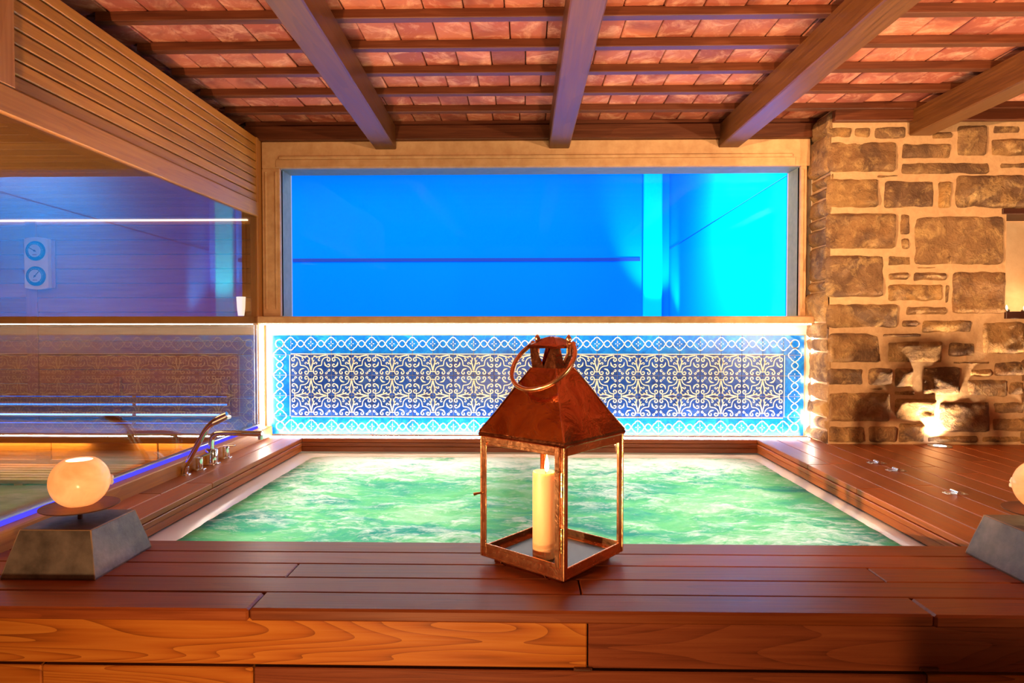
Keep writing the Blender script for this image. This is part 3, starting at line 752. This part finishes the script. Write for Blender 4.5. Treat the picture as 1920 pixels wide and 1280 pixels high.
# thermometer / hygrometer
a0, a1 = onY(49, 445, YB - .03), onY(95, 543, YB - .03)
gx, gz = (a0.x + a1.x) / 2, (a0.z + a1.z) / 2; gw, gh = a1.x - a0.x, a0.z - a1.z
tg = empty('sauna_gauge', (gx, YB - .008, gz), 'silver thermometer and hygrometer with two round blue dials on the sauna wall', 'gauge')
m = MB(); m.box(-gw / 2 + .02, gw / 2 + .025, -.012, 0, -gh / 2 + .01, gh / 2 - .02, 0, .003); m.build('backplate', M['honeyz'], tg)
m = MB(); N = 10; V = []
for j in range(N + 1):
    u = j / N * 2 - 1
    for s_ in (-1, 1): V.append((s_ * gw / 2 * 1.0, -.034, 0))
P = [(-gw / 2, -gh / 2 + .012), (-gw / 4, -gh / 2 + .003), (0, -gh / 2), (gw / 4, -gh / 2 + .003), (gw / 2, -gh / 2 + .012), (gw / 2, gh / 2 - .012), (gw / 4, gh / 2 - .003), (0, gh / 2), (-gw / 4, gh / 2 - .003), (-gw / 2, gh / 2 - .012)]
k = len(P); m.add([(x, -.042, z) for x, z in P] + [(x, -.012, z) for x, z in P], [tuple(range(k)), tuple(range(2 * k - 1, k - 1, -1))] + [(i, k + i, k + (i + 1) % k, (i + 1) % k) for i in range(k)])
m.build('case', M['case'], tg)
M['dialblue'] = plain('dial_blue', srgb(30, 88, 122), .4); M['dialwhite'] = plain('dial_white', srgb(196, 196, 200), .4); M['ink'] = plain('dial_ink', srgb(30, 34, 40), .5); M['inkred'] = plain('dial_red', srgb(150, 60, 60), .5)
RY = Matrix.Rotation(PI / 2, 3, 'X')
for (cz, ang) in ((gh * .235, 150), (-gh * .245, 48)):
    R_ = gw * .40
    m = MB(); m.lathe([(R_, 0), (R_ * 1.0, .010), (R_ * .93, .013)], (0, -.042, cz), 36, 0, RY); dl = m.build('dial', M['dialblue'], tg, 40)
    m = MB(); m.lathe([(R_ * .66, 0), (R_ * .66, .0008)], (0, -.0552, cz), 36, 0, RY); m.build('face', M['dialwhite'], dl)
    m = MB()
    for q in range(26):
        aa = math.radians(225 - q * 270 / 25); rot = Matrix.Rotation(-aa, 3, 'Y')
        m.obox((R_ * .78 * math.cos(aa), -.0556, cz + R_ * .78 * math.sin(aa)), (R_ * (.16 if q % 5 == 0 else .09), .001, .0022), rot)
    m.build('ticks', M['dialwhite'], dl)
    m = MB(); aa = math.radians(ang); rot = Matrix.Rotation(-aa, 3, 'Y')
    m.obox((R_ * .22 * math.cos(aa), -.058, cz + R_ * .22 * math.sin(aa)), (R_ * .85, .0012, .004), rot); m.lathe([(.006, 0), (.006, .004)], (0, -.0565, cz), 12, 0, RY); m.build('needle', M['ink'], dl)
    m = MB(); m.box(-R_ * .22, R_ * .22, -.0570, -.0562, cz - R_ * .45, cz - R_ * .38); m.build('dial_mark', M['inkred'], dl)
# small glowing lamp in the sauna corner
lp = onY(452, 574, YB - .05)
t = empty('wall_lamp', (lp.x, YB - .05, lp.z - .065), 'small glowing white cup lamp in the far corner of the sauna', 'lamp')
m = MB(); m.lathe([(.020, 0), (.026, .05), (.030, .13), (.027, .13), (.022, .06)], n=20); m.build('shade', M['lampwhite'], t, 40)
m = MB(); m.box(-.012, .012, .0, .05, .01, .03, 0, .002); m.build('bracket', M['steel'], t)

# ------------------------------------------------------------------ lantern
ex, ey = Vector((.633, .774, 0)), Vector((-.774, .633, 0))   # right edge direction, left edge direction
S = .322
LC = Vector((.110, 1.814, D)) + (ex + ey) * S / 2
LZ = math.atan2(.774, .633)
ln = empty('lantern', LC, 'large copper lantern with glass sides and ring handle at the front of the deck', 'lantern', None, LZ)
# local frame: +x = ex (towards the right corner), +y = ey (towards the left corner); front corner is (-S/2, -S/2)
H = S / 2; zb0, zb1 = .022, .408
m = MB(); m.box(-H + .028, H - .028, -H + .028, H - .028, 0, .022, 0, .002); m.build('foot', M['copper'], ln)
m = MB()
m.box(-H, H, -H, H, zb0, zb0 + .005)
for sx, sy, dx, dy in ((-1, 0, 0, 1), (1, 0, 0, 1), (0, -1, 1, 0), (0, 1, 1, 0)):
    if dx: m.box(-H, H, (H - .004) * sy - .003, (H - .004) * sy + .003, zb0, zb0 + .032, 0, .0015)
    else: m.box((H - .004) * sx - .003, (H - .004) * sx + .003, -H, H, zb0, zb0 + .032, 0, .0015)
m.build('base_tray', M['copper2'], ln)
m = MB(); m.box(-H + .03, H - .03, -H + .03, H - .03, zb0 + .0055, zb0 + .009); m.build('mirror_plate', M['plate'], ln)
for sx in (-1, 1):
    for sy in (-1, 1):
        m = MB(); x0, x1 = sorted((sx * H, sx * (H - .020))); y0, y1 = sorted((sy * H, sy * (H - .003)))
        m.box(x0, x1, y0, y1, zb0 + .005, zb1, 0, .001)
        x0, x1 = sorted((sx * H, sx * (H - .003))); y0, y1 = sorted((sy * (H - .003), sy * (H - .020)))
        m.box(x0, x1, y0, y1, zb0 + .005, zb1, 0, .001)
        m.tube([(sx * (H + .000), sy * (H + .000), zb0 + .002), (sx * (H + .0), sy * (H + .0), zb1)], .0035, 8)
        m.build('corner_post', M['copper2'], ln)
m = MB()
for sx, sy in ((-1, 0), (1, 0), (0, -1), (0, 1)):
    if sx: m.box(sx * (H - .003) - .003, sx * (H - .003) + .003, -H, H, zb1 - .030, zb1 + .004, 0, .0015)
    else: m.box(-H, H, sy * (H - .003) - .003, sy * (H - .003) + .003, zb1 - .030, zb1 + .004, 0, .0015)
m.build('top_band', M['copper2'], ln)
# glass: right front (y = -H), back faces
for nm, ax, sg in (('glass_pane', 'y', -1), ('glass_pane', 'y', 1), ('glass_pane', 'x', 1)):
    m = MB(); q = H - .008
    if ax == 'y': m.box(-H + .012, H - .012, sg * q - .001, sg * q + .001, zb0 + .012, zb1 - .012)
    else: m.box(sg * q - .001, sg * q + .001, -H + .012, H - .012, zb0 + .012, zb1 - .012)
    m.build(nm, M['glass'], ln)
# door on the left front face (x = -H)
dr = MB(); xa, xb = -H - .007, -H - .001; z0, z1 = zb0 + .034, zb1 - .002
y0, y1 = -H + .012, H - .008; wdt = .017
dr.box(xa, xb, y0, y0 + wdt, z0, z1, 0, .0015); dr.box(xa, xb, y1 - wdt, y1, z0, z1, 0, .0015)
dr.box(xa, xb, y0 + wdt, y1 - wdt, z0, z0 + .012, 0, .0015); dr.box(xa, xb, y0 + wdt, y1 - wdt, z1 - wdt, z1, 0, .0015)
door = dr.build('door', M['copper2'], ln)
m = MB(); m.box(xa + .002, xa + .004, y0 + .008, y1 - .008, z0 + .006, z1 - .008); m.build('glass_pane', M['glass'], door)
for zc_ in (.14, .30):
    m = MB()
    for q in range(2): m.tube([(-H - .006, -H + .004, zc_ + q * .036 - .035), (-H - .006, -H + .004, zc_ + q * .036 - .001)], .0042, 10)
    m.build('hinge', M['brass'], door)
m = MB(); m.tube([(-H - .004, H - .006, .225), (-H - .016, H + .002, .224), (-H - .026, H + .010, .221)], [.003, .004, .0055], 10); m.build('latch', M['brass'], door)
# pyramid roof with eave, slightly bowed faces
m = MB(); prof = [(H + .004, zb1 - .004), (H + .007, zb1 + .004), (H + .004, zb1 + .012), (.128, .480), (.086, .555), (.048, .620)]
def sqring(h, z, k=6, bow=0.0):
    P = []
    for (ax, ay), (bx, by) in (((-1, -1), (1, -1)), ((1, -1), (1, 1)), ((1, 1), (-1, 1)), ((-1, 1), (-1, -1))):
        for i in range(k):
            t_ = i / k; px, py = ax + (bx - ax) * t_, ay + (by - ay) * t_
            dp = bow * math.sin(PI * t_); nx_, ny_ = (by - ay) / 2, -(bx - ax) / 2
            P.append((px * h - nx_ * dp, py * h - ny_ * dp, z))
    return P
R = [sqring(h, z, 6, (0, 0, .001, .004, .003, .001)[i]) for i, (h, z) in enumerate(prof)]
n = len(R[0]); m.add([p_ for r_ in R for p_ in r_], [(i * n + k, i * n + (k + 1) % n, (i + 1) * n + (k + 1) % n, (i + 1) * n + k) for i in range(len(R) - 1) for k in range(n)])
for sx, sy in ((-1, -1), (1, -1), (1, 1), (-1, 1)):
    m.tube([(sx * h, sy * h, z) for h, z in prof[2:]], .0028, 8)
m.build('roof', M['copper'], ln, 50)
# chimney: four corner pieces leave V shaped openings, domed cap above
m = MB(); q0, q1, zc0, zc1 = .047, .052, .620, .684
for k in range(4):
    rot = Matrix.Rotation(k * PI / 2, 3, 'Z')
    for s_ in (-1, 1):
        for th2 in (0,):
            A = [Vector((s_ * q0, -q0, zc0)), Vector((0, -q0, zc0)), Vector((s_ * .002, -q0 - .0005, zc0 + .008)), Vector((s_ * .030, -q1 + .0006, zc1)), Vector((s_ * q1, -q1, zc1))]
            B = [v + Vector((0, .002, 0)) for v in A]
            W = [rot @ v for v in A + B]
            F_ = [(0, 1, 2, 3, 4), (9, 8, 7, 6, 5)] + [(i, 5 + i, 5 + (i + 1) % 5, (i + 1) % 5) for i in range(5)]
            m.add(W, F_ if s_ > 0 else [t_[::-1] for t_ in F_])
m.build('chimney', M['copper'], ln)
m = MB(); R = [sqring(h, z, 6, 0) for h, z in ((.056, zc1 - .002), (.058, zc1 + .004), (.053, zc1 + .010), (.040, zc1 + .016), (.026, zc1 + .028), (.012, zc1 + .034), (.003, zc1 + .036))]
n = len(R[0]); m.add([p_ for r_ in R for p_ in r_], [tuple(range(n))[::-1]] + [(i * n + k, i * n + (k + 1) % n, (i + 1) * n + (k + 1) % n, (i + 1) * n + k) for i in range(len(R) - 1) for k in range(n)] + [tuple((len(R) - 1) * n + k for k in range(n))])
m.build('cap', M['copper'], ln, 50)
for s_ in (-1, 1):
    m = MB(); y = s_ * .062
    m.obox((0, y, zc1 - .000), (.020, .006, .05), None, 0, .002); m.lathe([(.009, 0), (.0105, .006), (.006, .014), (.0, .020)], (0, y, zc1 + .022), 14)
    m.tube([(-.001, y, zc1 + .012), (-.001, y + s_ * .014, zc1 + .012)], .006, 10); m.lathe([(.0, -.009), (.006, -.006), (.009, 0), (.006, .006), (.0, .009)], (0, y + s_ * .018, zc1 + .012), 14)
    m.build('ear', M['copper2'], ln, 50)
# ring handle, hinged on the ears, hanging over the left front face
RA = .110; hz = zc1 + .010; hc = .080; dist = math.sqrt(RA * RA - hc * hc); tau = math.radians(47)
dvec = Vector((-math.cos(tau), 0, -math.sin(tau))); cen = Vector((0, 0, hz)) + dvec * dist
a_s = math.atan2(-dist, hc); pts = []
for k in range(49):
    a = a_s + (PI - 2 * a_s) * k / 48
    pts.append(cen + Vector((0, 1, 0)) * (RA * math.cos(a)) + dvec * (RA * math.sin(a)))
m = MB(); m.tube(pts, .0075, 12); m.build('ring_handle', M['copper2'], ln, 80)
# candle standing inside
cp = Vector((.058, 1.985, D + zb0 + .009))
cn = empty('pillar_candle', cp, 'tall ivory pillar candle burning inside the copper lantern', 'candle')
m = MB(); m.lathe([(.034, 0), (.0352, .004), (.0352, .262), (.034, .268), (.030, .266), (.022, .258), (.0, .256)], n=40); m.build('wax_body', M['wax'], cn, 40)
m = MB(); m.tube([(.004, 0, .255), (.006, 0, .266), (.009, 0, .274)], .0013, 6); m.build('wick', M['ink'], cn)
m = MB(); m.lathe([(.0, .266), (.005, .271), (.0075, .281), (.006, .296), (.003, .312), (.0, .326)], (.009, 0, 0), 14); m.build('flame', M['flame'], cn, 80)

# ------------------------------------------------------------------ stone lamps with alabaster globes
def stone_lamp(loc, label):
    t = empty('table_lamp', loc, label, 'lamp', 'alabaster lamps on slate blocks')
    h, q, z = .142, .108, .140
    m = MB(); N = 8; c = .006
    R = [sqring(h, 0, N), sqring(h + .001, .006, N), sqring(q + .002, z - .004, N), sqring(q - .003, z, N)]
    n = len(R[0]); m.add([p_ for r_ in R for p_ in r_], [tuple(range(n))[::-1]] + [(i * n + k, i * n + (k + 1) % n, (i + 1) * n + (k + 1) % n, (i + 1) * n + k) for i in range(3) for k in range(n)] + [tuple(3 * n + k for k in range(n))])
    bk = m.build('block', M['slate'], t)
    m = MB()
    for sx, sy in ((-1, -1), (1, -1), (1, 1), (-1, 1)):
        m.tube([(sx * h, sy * h, .003), (sx * (h + q) / 2 * 1.0, sy * (h + q) / 2, z / 2), (sx * (q - .0), sy * (q - .0), z - .002)], [.0022, .0018, .0024], 6)
        sx2, sy2 = -sy, sx
        m.tube([(sx * q, sy * q, z - .002), (sx2 * q, sy2 * q, z - .002)], .0014, 6)
    m.build('chipped_edge', M['slate_edge'], bk)
    m = MB(); m.tube([(0, 0, z - .002), (0, 0, z + .042)], .007, 10); m.build('stem', M['rust'], t)
    m = MB(); m.lathe([(.0, .178), (.105, .179), (.110, .182), (.110, .184), (.0, .186)], n=44); m.build('disc', M['rust'], t, 50)
    m = MB(); P = []
    Rg, hg = .084, .083
    for i in range(21):
        a = math.radians(-62 + (62 + 58) * i / 20)
        P.append((Rg * math.cos(a), .186 + .073 + hg * math.sin(a)))
    P = [(0.0, P[0][1] + .0)] + P
    P += [(P[-1][0] - .008, P[-1][1] - .002)] + [((Rg - .010) * math.cos(math.radians(a)), .186 + .073 + (hg - .008) * math.sin(math.radians(a))) for a in (50, 30, 10, -10, -30, -55)] + [(0, .205)]
    dz = P[0][1] - .1865
    P = [(r_, z_ - dz) for r_, z_ in P]
    m.lathe(P, n=48); m.build('globe', M['alabaster'], t, 60)
    m = MB()
    for q_ in range(9):
        a = math.radians(35 + random.uniform(-9, 9)); zz_ = .256 + random.uniform(-.012, .012)
        m.obox((.083 * math.cos(a), .083 * math.sin(a), zz_), (.016, .014, .014), Matrix.Rotation(random.uniform(0, 3), 3, 'X') @ Matrix.Rotation(random.uniform(0, 3), 3, 'Z'), 0, .003)
    m.build('crystal', M['crystal'], t)
    return t
sl1 = stone_lamp((-1.413, 1.990, D), 'lit alabaster globe lamp on grey slate block beside the sauna glass')
sl2 = copy_tree(sl1); sl2.location = (1.600, 1.990, D); sl2.rotation_euler = (0, 0, PI * .5)
sl2['label'] = 'dimmer alabaster globe lamp on slate block at the stone wall side, cut by the frame'

# ------------------------------------------------------------------ bath taps
yh = onZ(345, 889, D).y
def P2(x, y, Y): return onY(x, y, Y)
def flange(t, r, h0=.008): 
    m = MB(); m.lathe([(r, 0), (r, h0 * .6), (r * .93, h0)], n=28); m.build('flange', M['chrome'], t, 40)
b0 = onZ(346, 890, D); t = empty('hand_shower', b0, 'slanted chrome hand shower standing nearest on the deck edge', 'shower')
flange(t, .030)
loc = lambda x, y: tuple(onY(x, y, b0.y) - b0)
m = MB(); m.tube([(0, 0, .004), loc(349, 874)], .0155, 16); m.build('socket', M['chrome'], t, 50)
path = [loc(349, 874), loc(362, 849), loc(375, 825), loc(386, 806), loc(398, 793), loc(412, 783), loc(426, 777)]
path = catmull(path, 4); rr = [.0125 + .004 * i / len(path) for i in range(len(path))]
m = MB(); m.tube(path, rr, 16); hb = m.build('handle', M['chrome'], t, 60)
dx = Vector(path[-1]) - Vector(path[-6]); dx.normalize()
m = MB(); a = Vector(path[-8]); e = Vector(path[-1]); nrm = Vector((dx.z, 0, -dx.x))
rot = Matrix((dx, Vector((0, 1, 0)), dx.cross(Vector((0, 1, 0))))).transposed()
m.obox((a + e) / 2 + nrm * .012, ((e - a).length + .012, .05, .018), rot, 0, .006); m.build('spray_head', M['steel'], hb)
b1 = onZ(397, 869, D); t = empty('bath_spout', b1, 'chrome bath spout with long horizontal arm towards the tub', 'tap')
loc = lambda x, y: tuple(onY(x, y, b1.y) - b1)
flange(t, .045); m = MB(); m.lathe([(.031, .006), (.032, .075), (.029, .082), (.020, .083)], n=28); m.build('body', M['chrome'], t, 50)
zt_ = loc(430, 812)[2]
pth = [(0, 0, .08), (0, 0, zt_ - .045), (.006, 0, zt_ - .022), (.022, 0, zt_ - .006), (.045, 0, zt_), (.12, 0, zt_ + .002), (loc(492, 812)[0], 0, zt_ - .002)]
m = MB(); m.tube(catmull(pth, 4), .0155, 16); sp_ = m.build('arm', M['chrome'], t, 60)
xe = loc(490, 812)[0]; m = MB(); m.lathe([(.011, 0), (.014, .006), (.014, .022)], (xe - .004, 0, zt_ - .034), 18); m.build('aerator', M['steel'], sp_, 50)
for i, (px, lb, rz) in enumerate((((374, 880), 'chrome tap lever between hand shower and bath spout', .5), ((424, 858), 'chrome tap lever on the window side of the bath spout', -.2))):
    q = onZ(px[0], px[1], D); t = empty('tap_handle', q, lb, 'tap', 'tap levers on the tub deck', rz)
    flange(t, .031); m = MB(); m.lathe([(.0175, .006), (.0185, .055), (.0175, .064), (.012, .066)], n=24); m.build('body', M['chrome'], t, 50)
    m = MB(); m.obox((.022, 0, .071), (.075, .020, .008), Matrix.Rotation(-.35 if i == 0 else -.05, 3, 'Y'), 0, .003); m.build('lever', M['chrome'], t)

# ------------------------------------------------------------------ deck hinges and spotlights
for (px, lb) in (((1640, 868), 'chrome deck hinge farthest from the front, close to the stone wall'), ((1675, 882), 'chrome deck hinge just in front of the farthest one'), ((1785, 925), 'chrome deck hinge set apart, nearest to the alabaster lamp')):
    q = onZ(px[0], px[1], D); t = empty('hinge', (1.932, q.y, D), lb, 'hinge', 'chrome hinges on the deck hatch')
    for s_ in (-1, 1):
        m = MB(); m.obox((s_ * .025, 0, .0012), (.044, .040, .0024), None, 0, .001)
        for dy in (-.016, .016): m.lathe([(.006, .0024), (.005, .005), (.0, .006)], (s_ * .032, dy, 0), 12)
        m.build('leaf', M['steel'], t)
    m = MB(); m.tube([(0, -.026, .008), (0, .026, .008)], .0085, 14); m.build('knuckle', M['chrome'], t, 40)
sq = onZ(1762, 836, D)
for i, (x, y, lb) in enumerate(((sq.x, sq.y - .0, 'round recessed deck spotlight shining up the stone wall'), (3.42, 4.02, 'second recessed deck spotlight farther along the stone wall'))):
    t = empty('deck_spotlight', (x, y, D), lb, 'spotlight', 'recessed spotlights along the stone wall')
    m = MB(); m.lathe([(.030, .0008), (.040, .0035), (.066, .0035), (.068, .0006)], n=36); m.build('ring', M['steel'], t, 40)
    m = MB(); m.lathe([(.0, .0016), (.036, .0016), (.036, .0022), (.0, .0024)], n=28); m.build('lens', M['spotlens'], t)

# ------------------------------------------------------------------ lights
def light(name, typ, loc, power, col, **kw):
    l = bpy.data.lights.new(name, typ); l.energy = power; l.color = col
    for k, v in kw.items(): setattr(l, k, v)
    o = bpy.data.objects.new(name, l); C.objects.link(o); o.location = loc; return o
def aim(o, tgt):
    o.rotation_euler = (Vector(tgt) - o.location).to_track_quat('-Z', 'Y').to_euler(); return o
WARM = (1, .66, .37)
aim(light('sconce_right', 'SPOT', (3.6, -.55, 1.46), 640, WARM, spot_size=math.radians(50), spot_blend=.6, shadow_soft_size=.05), (-.4, 4.35, 2.15))
aim(light('sconce_left', 'SPOT', (-3.98, -1.4, 1.36), 3400, (1, .62, .31), spot_size=math.radians(23), spot_blend=.5, shadow_soft_size=.05), (2.75, 4.1, 1.70))
aim(light('wall_fill', 'SPOT', (2.3, .3, .15), 700, (1, .66, .35), spot_size=math.radians(74), spot_blend=.7, shadow_soft_size=.08), (2.7, 4.1, 2.1))  # unseen fill spot, added to brighten the upper stone wall
for x, pw_ in ((sq.x, 90), (3.42, 110)):
    aim(light('uplight', 'SPOT', (x, sq.y - .0, D + .012), pw_, (1, .76, .46), spot_size=math.radians(120), spot_blend=.9, shadow_soft_size=.03), (x, sq.y + .03, 3))
aim(light('floor_spot', 'SPOT', (-.45, .25, .46), 86, (1, .62, .28), spot_size=math.radians(92), spot_blend=.06, shadow_soft_size=.03), (-.45, 1.7, .46))
for x in (-1.3, 1.3): aim(light('ceiling_fill', 'SPOT', (x, .45, .12), 520, (1, .60, .34), spot_size=math.radians(62), spot_blend=.45, shadow_soft_size=.08), (x * .8, 1.95, 2.7))  # added pair out of view, replacing warm bounce onto the ceiling
for x, y, pw_ in ((-.9, 1.35, 60), (.9, 1.35, 60)):
    aim(light('tub_light', 'AREA', (x * .86, 3.3, .31), 17, (.90, 1, .90), shape='RECTANGLE', size=1.25, size_y=1.7), (x * .86, 3.3, 2))
light('candle_light', 'POINT', cp + Vector((.009, 0, .30)), 1.5, (1, .55, .22), shadow_soft_size=.012)
light('globe_light', 'POINT', (-1.413, 1.99, D + .27), 3.0, (1, .78, .54), shadow_soft_size=.02)
light('globe_light', 'POINT', (1.60, 1.99, D + .27), 1.1, (1, .72, .46), shadow_soft_size=.02)
light('niche_light', 'POINT', (NX0 + .28, YS + .12, NZ0 + .06), 2.5, (1, .62, .3), shadow_soft_size=.02)
aim(light('pool_top', 'AREA', (-4.0, 9.0, 4.85), 640, (.9, .95, 1), shape='RECTANGLE', size=13, size_y=7), (-4.0, 9.0, 0))
aim(light('pool_spot', 'SPOT', (.7, 8.2, 3.9), 1900, (.75, 1, .95), spot_size=math.radians(130), spot_blend=1, shadow_soft_size=.1), (2.94, 8.4, 2.3))
aim(light('pool_spot', 'SPOT', (2.62, 12.0, 1.0), 600, (.75, 1, 1), spot_size=math.radians(46), spot_blend=.8, shadow_soft_size=.06), (2.64, 13.1, 3.1))  # extra spot added to brighten the pilaster
aim(light('sauna_down', 'AREA', (-2.95, 2.8, 2.05), 24, (1, .58, .28), shape='RECTANGLE', size=1.2, size_y=1.8), (-2.95, 2.8, 0))
aim(light('sauna_ceiling_fill', 'SPOT', (-2.9, 2.0, .6), 110, (1, .70, .42), spot_size=math.radians(80), spot_blend=.8, shadow_soft_size=.15), (-2.9, 2.4, 2.1))  # unseen fill added to keep the sauna ceiling bright
world = bpy.data.worlds.new('evening'); bpy.context.scene.world = world; world.use_nodes = True
bg = world.node_tree.nodes['Background']; bg.inputs[0].default_value = (1, .56, .30, 1); bg.inputs[1].default_value = .11

# ------------------------------------------------------------------ camera and view
cam = bpy.data.cameras.new('camera'); cam.lens = F / 1920 * 36; cam.sensor_width = 36; cam.clip_start = .05
co = bpy.data.objects.new('camera', cam); C.objects.link(co); co.location = (0, 0, CZ); co.rotation_euler = (PI / 2 - PH, 0, TH)
bpy.context.scene.camera = co
vs = bpy.context.scene.view_settings
vs.view_transform = 'Standard'; vs.look = 'None'; vs.gamma = 1; vs.use_curve_mapping = False; vs.exposure = 0.0
